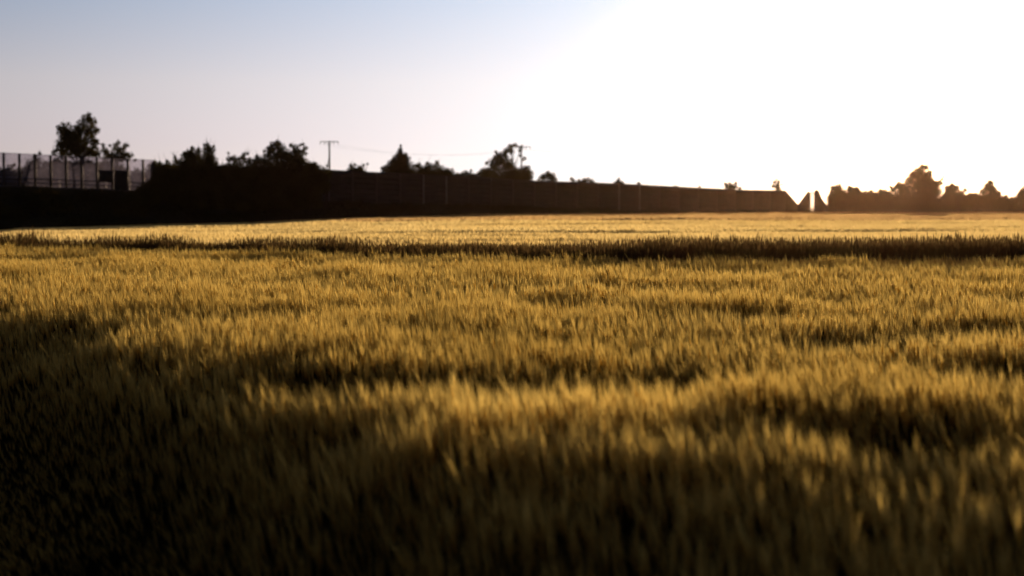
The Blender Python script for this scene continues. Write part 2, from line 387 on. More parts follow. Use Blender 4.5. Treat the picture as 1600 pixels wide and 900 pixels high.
def barley_template(seed, awns, leaves=2, fat=1.0):
    """one stalk: stem, drooping leaves, four-sided ear and its fan of bristles. z is a fraction of the height"""
    r = np.random.default_rng(seed); V = []; T = []; m = []
    def tri(a, b, c, mi):
        n = len(V); V.extend([a, b, c]); T.append([n, n + 1, n + 2]); m.append(mi)
    w = 0.0022 * fat
    for (dx, dy) in ((w, 0), (0, w)):
        n = len(V); V.extend([(-dx, -dy, 0), (dx, dy, 0), (dx * .8, dy * .8, .84), (-dx * .8, -dy * .8, .84)])
        T.extend([[n, n + 1, n + 2], [n, n + 2, n + 3]]); m.extend([0, 0])
    for k in range(leaves):
        a = r.uniform(0, 6.28); z0 = r.uniform(.35, .68); L = r.uniform(.10, .18); lw = .006 * fat
        ca, sa = math.cos(a), math.sin(a); p0 = (0, 0, z0)
        p1 = (ca * L * .5, sa * L * .5, z0 + .13); p2 = (ca * L, sa * L, z0 + r.uniform(-.02, .16))
        nx_, ny_ = -sa * lw, ca * lw
        n = len(V); V.extend([p0, (p1[0] + nx_, p1[1] + ny_, p1[2]), (p1[0] - nx_, p1[1] - ny_, p1[2]), p2])
        T.extend([[n, n + 1, n + 2], [n + 1, n + 3, n + 2]]); m.extend([0, 0])
    # ear
    n = len(V); er = 0.0062 * fat; tx, ty = r.uniform(-.012, .012, 2)
    V.append((0, 0, .83))
    for k in range(4):
        a = k * math.pi / 2; V.append((math.cos(a) * er + tx * .5, math.sin(a) * er + ty * .5, .90))
    V.append((tx, ty, 1.0))
    for k in range(4):
        T.append([n, n + 1 + (k + 1) % 4, n + 1 + k]); T.append([n + 5, n + 1 + k, n + 1 + (k + 1) % 4]); m.extend([1, 1])
    for k in range(awns):
        a = 6.28 * k / awns + r.uniform(-.4, .4); sp_ = r.uniform(.012, .045); z0 = r.uniform(.86, .96); z1 = z0 + r.uniform(.12, .20)
        ca, sa = math.cos(a), math.sin(a); aw = .0016 * fat
        tri((ca * er * .6 - sa * aw, sa * er * .6 + ca * aw, z0), (ca * er * .6 + sa * aw, sa * er * .6 - ca * aw, z0), (ca * sp_ + tx, sa * sp_ + ty, z1), 1)
    return np.array(V), np.array(T), np.array(m, np.int32)

def in_wedge(n, y0, y1, r, k=0.40, pad=3.0):
    """random ground points with even density per square metre, in the strip the lens can see"""
    Y = np.sqrt(r.uniform(0, 1, n) * (y1 ** 2 - y0 ** 2) + y0 ** 2)
    X = r.uniform(-1, 1, n) * (k * Y + pad)
    keep = r.uniform(0, 1, n) < (k * Y + pad) / Y / ((k * y0 + pad) / y0)
    return X[keep], Y[keep]

def grow(y0, y1, dens, templates, seed, hf, zf=ground, ymax=None, ymin=None, widscale=1.0, leanx=-.05, shade_scale=2.0, hj=.068):
    r = np.random.default_rng(seed)
    n = int(dens * (y1 ** 2 - y0 ** 2) * (0.40 * y0 + 3.0) / y0)
    X, Y = in_wedge(n, y0, y1, r)
    px = pix(X, Y); k = np.ones(len(X), bool)
    if ymax is not None: k &= Y < ymax(px)
    if ymin is not None: k &= Y > ymin(px)
    X, Y = X[k], Y[k]; n = len(X)
    H = hf(X, Y) * (1 + r.normal(0, hj, n)); Z = zf(X, Y)
    gust = vnoise(X / 2.5, Y / 2.5, 77)
    lean = np.stack([leanx + .07 * gust + r.normal(0, .023, n), -.02 + .06 * vnoise(X / 2, Y / 2, 78) + r.normal(0, .03, n)], -1)
    bent = r.uniform(0, 1, n) < .018          # here and there a stalk leans right over
    lean[bent, 0] += r.uniform(-.26, -.08, bent.sum()); H = np.where(bent, H * 1.05, H)
    shade = np.clip(.5 + .7 * vnoise(X / shade_scale, Y / shade_scale, 79) + r.normal(0, .22, n), 0, 1)
    return strands(templates, X, Y, Z, H, lean, r.uniform(0, 6.28, n), widscale * r.uniform(.8, 1.25, n), shade, r.integers(0, len(templates), n))

def merge(parts):
    V, T, m_, A = [], [], [], []; n = 0
    for v_, t_, mm, aa in parts:
        V.append(v_); T.append(t_ + n); m_.append(mm); A.append(aa); n += len(v_)
    return np.concatenate(V), np.concatenate(T), np.concatenate(m_), np.concatenate(A)

t_near = [barley_template(s, 12, 3, .8) for s in range(8)]
t_mid = [barley_template(20 + s, 9, 2, .85) for s in range(6)]
t_back = [barley_template(40 + s, 6, 1, 1.1) for s in range(6)]
pn = [grow(2.2, 9, 430, t_near, 1, crop_h), grow(9, 18, 300, t_mid, 2, crop_h),
      grow(18, 38, 225, t_back, 3, crop_h, ymax=NEAR_END)]
V_, T_, m_, A_ = merge(pn)
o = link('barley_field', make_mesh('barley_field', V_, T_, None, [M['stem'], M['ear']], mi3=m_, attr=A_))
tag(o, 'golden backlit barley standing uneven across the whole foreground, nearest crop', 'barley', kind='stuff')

# far crop: canopy sheet with ears standing out of it
def far_template(seed, n, w, dz=.30):
    r = np.random.default_rng(seed); V = []; T = []
    for k in range(n):
        x, y = r.uniform(-.09, .09, 2); a = r.uniform(0, 3.14); z1 = r.uniform(.97, 1.14); zm = z1 - dz * .35; z0 = z1 - dz
        dx, dy = math.cos(a) * w, math.sin(a) * w; tx = r.uniform(-.03, .01)
        n0 = len(V); V.extend([(x, y, z0), (x + dx + tx * .5, y + dy, zm), (x + tx, y, z1), (x - dx + tx * .5, y - dy, zm)])
        T.extend([[n0, n0 + 1, n0 + 2], [n0, n0 + 2, n0 + 3]])
    return np.array(V), np.array(T), np.zeros(len(T), np.int32)
def sheet(y0f, y1f, hf, drop, n_px=180, n_y=150, px0=-260, px1=1860):
    pxv = np.linspace(px0, px1, n_px); tt = np.linspace(0, 1, n_y) ** 1.5
    y0v, y1v = y0f(pxv), y1f(pxv)
    YY = y0v[None] + (y1v - y0v)[None] * tt[:, None]; XX = (pxv[None] - 800) / F * YY
    ZZ = ground(XX, YY) + hf(XX, YY) - drop
    ZZ[0] -= .5
    idx = np.arange(n_px * n_y).reshape(n_y, n_px)
    q = np.stack([idx[:-1, :-1], idx[:-1, 1:], idx[1:, 1:], idx[1:, :-1]], -1).reshape(-1, 4)
    return np.stack([XX, YY, ZZ], -1).reshape(-1, 3), q
def far_field(name, y0f, y1f, bands, earmat, label):
    sv, sq = sheet(y0f, y1f, far_h, .2)
    parts = []
    for i, (a0, a1, dens, tw, nn, ws) in enumerate(bands):
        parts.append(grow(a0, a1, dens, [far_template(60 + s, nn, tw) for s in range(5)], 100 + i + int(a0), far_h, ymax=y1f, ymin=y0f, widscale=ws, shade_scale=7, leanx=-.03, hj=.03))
    v_, t_, mm, aa = merge(parts)
    me = make_mesh(name, np.concatenate([v_, sv]), t_, sq + len(v_), [earmat, M['canopy']], mi3=mm, mi4=np.ones(len(sq), np.int32),
                   attr=np.concatenate([aa, np.full(len(sv), .5)]))
    return tag(link(name, me), label, 'barley', kind='stuff')
BAND = lerp_tab([(-900, 176), (0, 177), (330, 184), (470, 160), (560, 120), (800, 116), (1100, 116), (1600, 116), (2600, 116)])
FAR0 = lambda p: NEAR_END(p) + 6.0
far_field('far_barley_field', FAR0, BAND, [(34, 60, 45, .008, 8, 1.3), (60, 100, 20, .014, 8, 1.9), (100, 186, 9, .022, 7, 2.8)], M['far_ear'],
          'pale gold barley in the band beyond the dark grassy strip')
far_field('ripe_barley_field', lambda p: BAND(p) + 5.0, lambda p: np.maximum(TOE_D(p) + 1.0, BAND(p) + 6), [(120, 290, 4.5, .032, 7, 3.4)], M['ripe_ear'],
          'reddish brown barley in the thin farthest band at the foot of the noise wall')

# dark grassy strip between the two crops
def blade_template(seed, n, head):
    r = np.random.default_rng(seed); V = []; T = []; m = []
    for k in range(n):
        x, y = r.uniform(-.06, .06, 2); a = r.uniform(0, 6.28); w = r.uniform(.003, .006); L = r.uniform(.02, .16); h = r.uniform(.74, .97)
        ca, sa = math.cos(a), math.sin(a); n0 = len(V)
        V.extend([(x - sa * w, y + ca * w, 0), (x + sa * w, y - ca * w, 0), (x + ca * L * .3 + sa * w, y + sa * L * .3 - ca * w, h * .6), (x + ca * L * .3 - sa * w, y + sa * L * .3 + ca * w, h * .6), (x + ca * L, y + sa * L, h)])
        T.extend([[n0, n0 + 1, n0 + 2], [n0, n0 + 2, n0 + 3], [n0 + 3, n0 + 2, n0 + 4]]); m.extend([0, 0, 0])
        if head and k % 7 == 0:
            n0 = len(V); hw = .008; X0, Y0 = x + ca * L, y + sa * L
            V.extend([(X0, Y0, h - .08), (X0 + hw, Y0, h), (X0, Y0, h + .08), (X0 - hw, Y0, h)]); T.extend([[n0, n0 + 1, n0 + 2], [n0, n0 + 2, n0 + 3]]); m.extend([1, 1])
    return np.array(V), np.array(T), np.array(m, np.int32)
VH = lerp_tab([(-200, 1.02), (0, 1.05), (180, 1.08), (330, 1.0), (450, 1.02), (560, 1.04), (680, 1.0), (800, 1.02), (900, 1.05), (1000, 1.17), (1100, 1.20), (1250, 1.16), (1420, 1.22), (1600, 1.24), (1900, 1.22)])
def verge_h(x, y):
    px = pix(x, y)
    tuft = vnoise(x / .9, y / 1.2, 51) + .6 * vnoise(x / .35, y / .5, 52)
    amp = np.interp(px, [0, 500, 900, 1600], [.5, .32, .10, .08])
    return (VH(px) - .16) * (1 + amp * tuft)
pv = [grow(28, 44, 120, [blade_template(80 + s, 7, True) for s in range(6)], 7, verge_h, ymax=lambda p: NEAR_END(p) + 6.0, ymin=lambda p: NEAR_END(p) + .25, widscale=1.3, leanx=0, shade_scale=1.2, hj=.05)]
V_, T_, m_, A_ = merge(pv)
tag(link('verge_grass', make_mesh('verge_grass', V_, T_, None, [M['verge'], M['seed']], mi3=m_, attr=A_)),
    'dark tall wild grass in a long strip between the two barley crops', 'grass', kind='stuff')

# rough grass on the near face of the bank
r = np.random.default_rng(9); n = 26000
pp = r.uniform(-250, 1300, n); ff = r.uniform(.03, 1.0, n)
Dw, Tw = WALL_D(pp), TOE_D(pp); Y = Dw + (Tw - Dw) * ff; X = (pp - 800) / F * Y
bzz = np.interp(pp, sp, bz); gz = ground(X, Y) - .25; Z = bzz + (gz - bzz) * ff - .25
V_, T_, m_, A_ = strands([blade_template(90 + s, 6, False) for s in range(5)], X, Y, Z, r.uniform(.5, 1.0, n) * (1 + vnoise(X / 4, Y / 4, 61)),
                         r.normal(0, .1, (n, 2)), r.uniform(0, 6.28, n), r.uniform(4, 8, n), r.uniform(0, 1, n), r.integers(0, 5, n))
tag(link('bank_grass', make_mesh('bank_grass', V_, T_, None, [M['bank_grass']], attr=A_)),
    'rough dark grass covering the slope below the noise wall', 'grass', kind='stuff')

# ------------------------------------------------------------------ noise walls
def wpt(px, dy=0.0, top=None):
    D = float(WALL_D(px)) + dy; zt = P(px, float((top or WALL_TOP)(px)), float(WALL_D(px)))[2]; zb = P(px, float(WALL_BASE(px)), float(WALL_D(px)))[2]
    return np.array([(px - 800) / F * D, D]), zb, zt
# solid wall: bays about as wide as in the photo
bay_edges = [238]
while bay_edges[-1] < 1222:
    p = bay_edges[-1]; bay_edges.append(p + float(np.interp(p, [238, 560, 700, 966, 1220], [33, 37.4, 35, 32, 26])))
bay_edges[-1] = 1226
p0, zb0, zt0 = wpt(732)
wall = empty('noise_wall', (p0[0], p0[1], zb0), 'long dark solid noise wall with evenly spaced posts running down to the right', 'noise wall')
for i in range(len(bay_edges) - 1):
    a, za0, za1 = wpt(bay_edges[i], 0, WALL_TOP2); b, zb0_, zb1 = wpt(bay_edges[i + 1], 0, WALL_TOP2)
    mb = MB()
    mb.slab(a + [0, .03], b + [0, .03], za0 - .5, za1, zb0_ - .5, zb1, .08)
    # plinth board, five boards with slightly different set-back, capping
    nb = 6
    for k in range(nb):
        f0, f1 = k / nb, (k + 1) / nb - .008
        off = (0.012 if k % 2 else 0.0)
        mb.slab(a + [0, off], b + [0, off], za0 - .5 * (k == 0) + (za1 - za0) * f0, za0 + (za1 - za0) * f1, zb0_ - .5 * (k == 0) + (zb1 - zb0_) * f0, zb0_ + (zb1 - zb0_) * f1, .12)
    mb.build('panel', M['wall'], wall)
    cp = MB(); cp.slab(a, b, za1 - .005, za1 + .08, zb1 - .005, zb1 + .08, .24); cp.build('coping', M['dark_post'], wall)
lit = {}
for i, e in enumerate(bay_edges):
    a, z0, z1 = wpt(e, -.16, WALL_TOP2); mb = MB()
    w = .20 if (655 < e < 672 or 695 < e < 712 or 955 < e < 975 or 990 < e < 1008) else .14
    mb.box((a[0], a[1], z0 - .6), w, .22, z1 - z0 + .55)
    mb.build('post', M['post'] if w > .15 else M['wall_post'], wall)
# tapering end bay
a, z0, z1 = wpt(1226); b = P(1247.5, 320.5, 287.5)
mb = MB(); mb.slab(a + [.1, 0], b, z0 - .5, z1 - .02, z0 - .5, b[2], .14); mb.build('end_panel', M['wall'], wall)
# low link wall
a = P(1247.5, 321, 289); b = P(1293, 321, 291)
e = empty('low_wall', (a[0], a[1], -1), 'low dark wall in the notch at the right end of the long noise wall', 'wall')
mb = MB(); mb.slab(a, P(1266, 321, 289.8), -1.2, a[2], -1.2, P(1266, 321, 289.8)[2], .3); mb.build('panel', M['wall'], e)
mb = MB(); mb.slab(P(1272.2, 321, 290.1), b, -1.2, a[2], -1.2, b[2], .3); mb.build('panel', M['wall'], e)
mb = MB(); mb.slab(a + [0, -.02, 0], P(1266, 321, 289.8) + [0, -.02, 0], a[2], a[2] + .08, a[2], a[2] + .08, .36); mb.slab(P(1272.2, 321, 290.1), b, b[2], b[2] + .08, b[2], b[2] + .08, .36); mb.build('coping', M['dark_post'], e)
def gable(name, pts, D, label):
    """short stepped wall end: outline points in photo pixels, given thickness"""
    base = P(pts[0][0], 331, D)
    e_ = empty(name, (base[0], D, -1), label, 'wall')
    fr = np.array([P(x, y, D) for x, y in pts]); bk = fr + [0, .35, 0]; n_ = len(pts)
    mb_ = MB(); c0, c1 = fr.mean(0), bk.mean(0)
    Vv = np.concatenate([fr, bk, [c0], [c1]])
    Tt = [[2 * n_, i, (i + 1) % n_] for i in range(n_)] + [[2 * n_ + 1, n_ + (i + 1) % n_, n_ + i] for i in range(n_)]
    Qq = [[i, n_ + i, n_ + (i + 1) % n_, (i + 1) % n_] for i in range(n_)]
    mb_.add(Vv, Tt, Qq); mb_.build('panel', M['wall'], e_)
    return e_
ga = gable('wall_end', [(1247, 336), (1266, 336), (1266, 301), (1264.5, 299), (1262, 299.4), (1247, 320)], 287, 'dark wall end rising to a peak just left of the pale panel')
mb = MB(); q = P(1265.6, 336, 286.8); mb.box((q[0], q[1], q[2]), .16, .22, P(1265.6, 300.5, 286.8)[2] - q[2]); mb.build('post', M['dark_post'], ga)
gb = gable('wall_end', [(1272.4, 336), (1293, 336), (1293, 321.5), (1284, 309.5), (1281.6, 303), (1280, 298.6), (1278, 296.8), (1275.5, 296.4), (1273.2, 297.6), (1272.4, 300)], 287.5, 'dark wall end falling away just right of the pale panel')
mb = MB(); q = P(1272.9, 336, 287.2); mb.box((q[0], q[1], q[2]), .16, .22, P(1272.9, 299, 287.2)[2] - q[2]); mb.build('post', M['dark_post'], gb)
q0, q1 = P(1266.6, 332, 287.3), P(1271.9, 332, 287.3)
ge = empty('glazed_gate', (q0[0], q0[1], -1), 'narrow milky pale panel glowing between the two dark wall ends', 'gate')
mb = MB(); mb.slab(q0, q1, q0[2], P(1269, 299.5, 287.3)[2], q1[2], P(1269, 299.5, 287.3)[2], .03); mb.build('pane', M['milky'], ge)
mb = MB(); zt = P(1269, 299.5, 287.3)[2]
mb.slab(q0, q1, zt + .002, zt + .07, zt + .002, zt + .07, .07); mb.build('top_bar', M['milky'], ge)
mb = MB(); mb.slab(q0, q1, q0[2] - 1.2, q0[2] - .002, q1[2] - 1.2, q1[2] - .002, .07); mb.build('sill', M['concrete'], ge)

# ------------------------------------------------------------------ bridge and glazed screen on the left
DB = lambda px: float(WALL_D(px))
px_posts = [8.6 + 24.35 * k - .05 * k * k * .6 for k in range(-9, 10)]
px_posts = [p for p in px_posts if p < 228] + [243]
a, z0, z1 = wpt(120)
gs = empty('glazed_screen', (a[0], a[1], z0), 'see through dusty glass noise screen on dark posts along the bridge at left', 'noise screen')
for i, p in enumerate(px_posts):
    a, z0, z1 = wpt(p); mb = MB(); mb.box((a[0], a[1], z0 - .9), .35, .07, z1 - z0 + .95)
    if i < len(px_posts) - 1 or True: mb.box((a[0], a[1] - .003, z0 - .95), .40, .32, .5)
    mb.build('post', M['dark_post'], gs)
for i in range(len(px_posts) - 1):
    a, z0, z1 = wpt(px_posts[i] + .9); b, y0, y1 = wpt(px_posts[i + 1] - .9)
    mb = MB(); mb.slab(a, b, z0 + .12, z1, y0 + .12, y1, .03); mb.build('glass_panel', M['glass'], gs)
mb = MB()
for i in range(len(px_posts) - 1):
    a, z0, z1 = wpt(px_posts[i]); b, y0, y1 = wpt(px_posts[i + 1])
    mb.slab(a, b, z1 + .002, z1 + .05, y1 + .002, y1 + .05, .06)
mb.build('top_rail', M['dark_post'], gs)
for k, (xa, xb, ya, yb) in enumerate([(154.2, 177.2, 265.5, 284.5), (178.5, 200, 265.8, 301)]):
    D = DB(xa) - .14; a, b = P(xa, ya, D), P(xb, ya + .9, D); c_ = P(xa, yb, D); d_ = P(xb, yb + .5, D)
    mb = MB(); mb.slab(a, b, c_[2], a[2], d_[2], b[2], .06)
    mb.build('solid_panel', M['dark_metal'], gs)['label'] = 'dark solid lower panel'
# guard rail behind the glass
a, z0, z1 = wpt(100, 1.6)
gr = empty('guard_rail', (a[0], a[1], z0), 'low steel guard rail seen through the glass screen on the bridge', 'guard rail')
gpx = [-200 + 12.2 * 3 * k for k in range(13)]
for k in range(2):
    mb = MB()
    for i in range(len(gpx) - 1):
        A, B = gpx[i], gpx[i + 1]; DA, DBB = DB(A) + 1.6, DB(B) + 1.6
        qa, qb = P(A, WALL_BASE(A) - 14.5 + 6 * k, DA), P(B, WALL_BASE(B) - 14.5 + 6 * k, DBB)
        mb.slab(qa, qb, qa[2] - .09, qa[2] + .09, qb[2] - .09, qb[2] + .09, .07)
    mb.build('rail', M['post'], gr)
for g_ in gpx:
    D = DB(g_) + 1.72; q = P(g_, WALL_BASE(g_), D); mb = MB(); mb.box((q[0], q[1], q[2] - .3), .10, .12, 1.75); mb.build('post', M['dark_post'], gr)
# bridge body
a, z0, _ = wpt(60)
br = empty('road_bridge', (a[0], a[1], ground(a[0], a[1])), 'low concrete road bridge carrying the glass screen, dark in the shade', 'bridge')
def ribbon(pxa, pxb, dya, th, top_off, bot_off, n_=8, groundbot=False):
    mb_ = MB(); e_ = np.linspace(pxa, pxb, n_ + 1)
    for i in range(n_):
        a_, za, _ = wpt(e_[i], dya); b2, zb_, _ = wpt(e_[i + 1], dya)
        la = za + bot_off if not groundbot else float(ground(a_[0], a_[1])) - .8
        lb = zb_ + bot_off if not groundbot else float(ground(b2[0], b2[1])) - .8
        mb_.slab(a_, b2, la, za + top_off, lb, zb_ + top_off, th)
    return mb_
ribbon(-300, 222, -.25, .55, .10, -.35).build('parapet', M['concrete'], br)
ribbon(-300, 226, -.1, 1.0, -.353, -1.15).build('deck_edge', M['concrete'], br)
ribbon(106, 192, -1.6, 1.2, -1.153, 0, 6, True).build('abutment', M['concrete'], br)
ribbon(-300, 46, -1.6, 1.2, -1.153, 0, 6, True).build('abutment', M['concrete'], br)
ribbon(46.1, 105.9, 3.0, 1.2, -1.153, 0, 5, True).build('rear_wall', M['concrete'], br)

# ------------------------------------------------------------------ trees and shrubs
def plant(name, blobs, D, label, cat, group, zg=None, leafm='leaf', trunk_px=None, fill=None, leaf=.20, dens=170, dspread=.35, seed=0, trunk_r=.14, twigs=0, parts=('trunk', 'crown'), squash=1.0, spread=1.34, knit=.7):
    """blobs: (px, py, r px) clumps of the crown. Real positions at distance D, with their own depth."""
    r = np.random.default_rng(seed + int(blobs[0][0] * 13) % 9973)
    s = pxs(D); bl = list(blobs)
    xs = [b[0] for b in bl]; w = (max(xs) - min(xs)) * s
    cores = []    # foliage between neighbouring clumps, so that they knit into one crown
    for i_ in range(len(bl)):
        for j_ in range(i_):
            A_b, B_b = bl[i_], bl[j_]; dd = math.hypot(A_b[0] - B_b[0], A_b[1] - B_b[1])
            if dd < 1.5 * (A_b[2] + B_b[2]) and min(A_b[2], B_b[2]) > 2.4 and r.uniform() < knit:
                cores.append(((A_b[0] + B_b[0]) / 2, (A_b[1] + B_b[1]) / 2, .7 * min(A_b[2], B_b[2])))
    bl += cores
    if fill:      # (x0, x1, y_top, y_bottom, r)
        x0, x1, y0, y1, rr = fill
        for yy in np.arange(y0, y1 + .1, rr * .9):
            for xx in np.arange(x0 + rr * .5, x1 - rr * .3, rr * 1.0):
                bl.append((xx + r.uniform(-.3, .3) * rr, yy + r.uniform(-.3, .3) * rr, rr))
    cx = trunk_px if trunk_px is not None else float(np.mean(xs))
    if zg is None:
        q = P(cx, 300, D); zg = float(ground(q[0], D)) - .1
    base = np.array([(cx - 800) / F * D, D, zg])
    cen, rad = [], []
    for (bx, by, brr) in bl:
        d = D + r.uniform(-1, 1) * min(dspread * max(w, 1.0), 3.2)
        cen.append(P(bx, by, d)); rad.append(brr * s)
    cen = np.array(cen); rad = np.array(rad)
    # crown
    Lp, Ls = [], []
    for c, ra in zip(cen, rad):
        n_ = int(5.0 * dens * ra * ra * (0.20 / leaf) ** 1.6) + 18
        dvec = r.normal(size=(n_, 3)); dvec /= np.linalg.norm(dvec, axis=1)[:, None]
        rr_ = ra * (r.uniform(0, 1, n_) ** .42) * spread
        stray = r.uniform(0, 1, n_) < .13; rr_[stray] *= r.uniform(1.0, 1.45, stray.sum())
        p_ = c + dvec * rr_[:, None] * [1, 1, squash]
        Lp.append(p_); Ls.append(np.full(n_, r.uniform(0, 1)) * .6 + r.uniform(0, .4, n_))
    Lp = np.concatenate(Lp); Ls = np.concatenate(Ls); n_ = len(Lp)
    keep = Lp[:, 2] > zg + .02; Lp, Ls = Lp[keep], Ls[keep]; n_ = len(Lp)
    u_ = r.normal(size=(n_, 3)); u_ /= np.linalg.norm(u_, axis=1)[:, None]
    v_ = np.cross(u_, r.normal(size=(n_, 3))); v_ /= np.linalg.norm(v_, axis=1)[:, None]
    sz = leaf * r.uniform(.55, 1.25, n_)[:, None]
    V = np.stack([Lp - u_ * sz * .7, Lp + v_ * sz * .38, Lp + u_ * sz * .7, Lp - v_ * sz * .38], 1).reshape(-1, 3)
    Qd = np.arange(n_ * 4).reshape(-1, 4); A = np.repeat(Ls, 4)
    root = empty(name, base, label, cat, group)
    # trunk and limbs
    top = cen[np.argmax(cen[:, 2])]
    mb_ = MB(); nb = len(blobs)
    H = top[2] - base[2]
    axis = [base + [0, 0, -.4], base + (top - base) * .35 + r.normal(0, .05, 3) * H * .3, base + (top - base) * .7 + r.normal(0, .04, 3) * H * .3, top]
    mb_.tube(axis, [trunk_r * 1.3, trunk_r, trunk_r * .6, .02], 7)
    for c in cen[:nb]:
        t0 = np.clip(((c[2] - base[2]) / max(H, .1)) * .72 - .05, .08, .9)
        p_ = base + (top - base) * t0
        mid = (p_ + c) / 2 + [0, 0, -.08 * np.linalg.norm(c - p_)]
        mb_.tube([p_, mid, c], [trunk_r * .42 * (1 - t0 * .6), trunk_r * .25, .012], 5)
    for k in range(twigs):
        c = cen[r.integers(0, nb)]; ra = rad[0]
        e_ = c + np.array([r.uniform(-.7, .7), r.uniform(-.3, .3), r.uniform(.6, 1.3)]) * (.7 + ra)
        mb_.tube([c, (c + e_) / 2 + r.normal(0, .06, 3), e_], [.03, .02, .008], 4)
    mb_.build(parts[0], M['bark'], root)
    me = make_mesh(parts[1], V - base, None, Qd, [M[leafm]], attr=A)
    link(parts[1], me, root)
    return root
def wz(px): return float(base_z(np.array([px]))[0]) - .15
BEH = 'trees standing behind the noise wall and screen'
TREE, SHRUB = 'tree', 'shrub'

plant('deciduous_tree', [(139, 179, 3), (134, 186, 6), (143, 189, 6), (125, 195, 6), (103, 200, 8), (97, 208, 7), (115, 207, 8), (130, 205, 9), (145, 203, 7), (151, 204, 4),
      (100, 221, 9), (112, 222, 8), (125, 222, 9), (139, 219, 8), (149, 222, 5), (95, 230, 7), (85, 239, 4), (131, 236, 10), (118, 240, 8), (146, 237, 8), (104, 213, 7), (152, 241, 5), (92, 199, 3), (152, 221, 3), (108, 235, 7), (98, 243, 6)],
      214, 'tall dark leafy tree rising highest at far left above the glass screen', TREE, BEH, wz(120), leaf=.26, dens=150, trunk_px=120, trunk_r=.22, seed=1)
plant('small_tree', [(185, 223, 3), (181, 230, 5), (196, 227, 4), (192, 237, 5), (178, 239, 5), (163, 235, 4.5), (168, 242, 6), (204, 243, 4), (199, 247, 4), (186, 246, 5), (211, 250, 2), (161, 226, 2.5), (172, 228, 2), (175, 248, 7), (190, 250, 4)],
      212, 'small open crowned tree just right of the tallest tree above the glass screen', TREE, BEH, wz(183), leaf=.24, dens=130, trunk_px=182, seed=2, trunk_r=.12)
plant('bare_topped_shrub', [(55, 244, 3), (62, 240, 2), (48, 257, 7), (60, 256, 8), (74, 261, 8), (34, 271, 7), (50, 272, 11), (68, 275, 9), (85, 278, 8)],
      226, 'round twiggy bush seen through the glass screen left of the tallest tree', SHRUB, BEH, wz(55) - .5, leaf=.26, dens=150, twigs=10, seed=3, fill=(28, 96, 280, 298, 9), parts=('stem', 'foliage'))
plant('dense_shrub', [(88, 252, 5), (92, 262, 9), (104, 262, 9), (100, 275, 10), (116, 270, 9), (114, 282, 9), (90, 284, 8), (128, 262, 9), (140, 262, 8), (130, 276, 10), (146, 277, 8)],
      222, 'dense bush behind the glass directly under the tallest tree', SHRUB, BEH, wz(100) - .4, leaf=.28, dens=150, seed=4, fill=(84, 156, 262, 300, 9), parts=('stem', 'foliage'))
plant('distant_shrub', [(15, 262, 4), (22, 258, 2.5), (14, 270, 7), (4, 274, 6), (-8, 268, 8), (-24, 262, 9), (24, 276, 6), (-40, 270, 10)],
      260, 'low thin bush seen through the leftmost glass panels', SHRUB, BEH, wz(10) - .8, leaf=.26, dens=120, seed=5, fill=(-50, 30, 276, 298, 9), parts=('stem', 'foliage'))
plant('distant_shrub', [(213, 268, 5), (207, 277, 7), (220, 277, 7), (236, 260, 5), (241, 254, 3), (243, 268, 8), (229, 274, 8), (238, 283, 8), (215, 286, 7)],
      250, 'hazy bush behind the last glass panel before the solid wall', SHRUB, BEH, wz(220) - .8, leaf=.26, dens=140, seed=6, fill=(200, 250, 284, 302, 9), parts=('stem', 'foliage'))
plant('distant_shrub', [(168, 252, 8), (160, 262, 8), (172, 266, 8), (186, 258, 6), (190, 268, 7)],
      232, 'bush behind the glass above the dark solid panels', SHRUB, BEH, wz(175) - .8, leaf=.26, dens=90, seed=16, fill=(152, 204, 272, 302, 9), parts=('stem', 'foliage'))

ONB = 'shrubs growing on the bank in front of the noise wall'
def bank_z(px, D):
    bz_ = float(np.interp(px, sp, bz)); f = np.clip((float(WALL_D(px)) - D) / (float(WALL_D(px)) - float(TOE_D(px))), 0, 1)
    gz_ = float(ground((px - 800) / F * D, D)) - .25
    return bz_ + (gz_ - bz_) * f - .1
def bank_shrub(blobs, D, label, fill, name='bank_shrub', cat=SHRUB, **kw):
    cx = float(np.mean([b[0] for b in blobs]))
    return plant(name, blobs, D, label, cat, ONB, bank_z(cx, D), fill=fill, parts=('stem', 'foliage'), **kw)
bank_shrub([(247, 258, 4), (249, 254, 2), (262, 256, 4), (261, 252, 2), (254, 265, 8), (268, 263, 6)], 198, 'low dark bush where the glass screen meets the shrubby bank', (243, 276, 272, 318, 8), seed=21, twigs=6)
bank_shrub([(238, 286, 6), (228, 292, 6), (220, 298, 6), (236, 296, 7)], 196, 'small dark bush in front of the last glass panel', (212, 246, 303, 330, 8), seed=22, twigs=3)
bank_shrub([(273, 245, 2.2), (274, 252, 4), (281, 255, 6), (290, 246, 6), (288, 239, 2.5), (296, 240, 5), (301, 232, 3), (308, 242, 7), (310, 234, 3), (312, 253, 10), (294, 258, 10)], 196.5,
           'broad ragged topped bush on the bank, left half of the tallest clump', (274, 322, 264, 322, 9), seed=23, twigs=14)
bank_shrub([(324, 227, 3.5), (319, 226, 1.6), (322, 236, 6), (331, 235, 5), (334, 229, 1.6), (326, 248, 8), (332, 252, 7), (319, 260, 9), (336, 262, 6)], 197,
           'upright pointed bush on the bank at the right end of the tallest clump', (306, 346, 268, 322, 8), seed=24, twigs=12)
bank_shrub([(357, 239, 1.5), (358, 249, 4), (366, 247, 4), (381, 242, 3), (387, 240, 2), (379, 250, 6), (389, 252, 5), (369, 259, 7), (354, 262, 5), (345, 268, 5)], 199,
           'bush with forked bare shoots left of the broad dark tree on the bank', (340, 396, 266, 326, 8), seed=25, twigs=12)
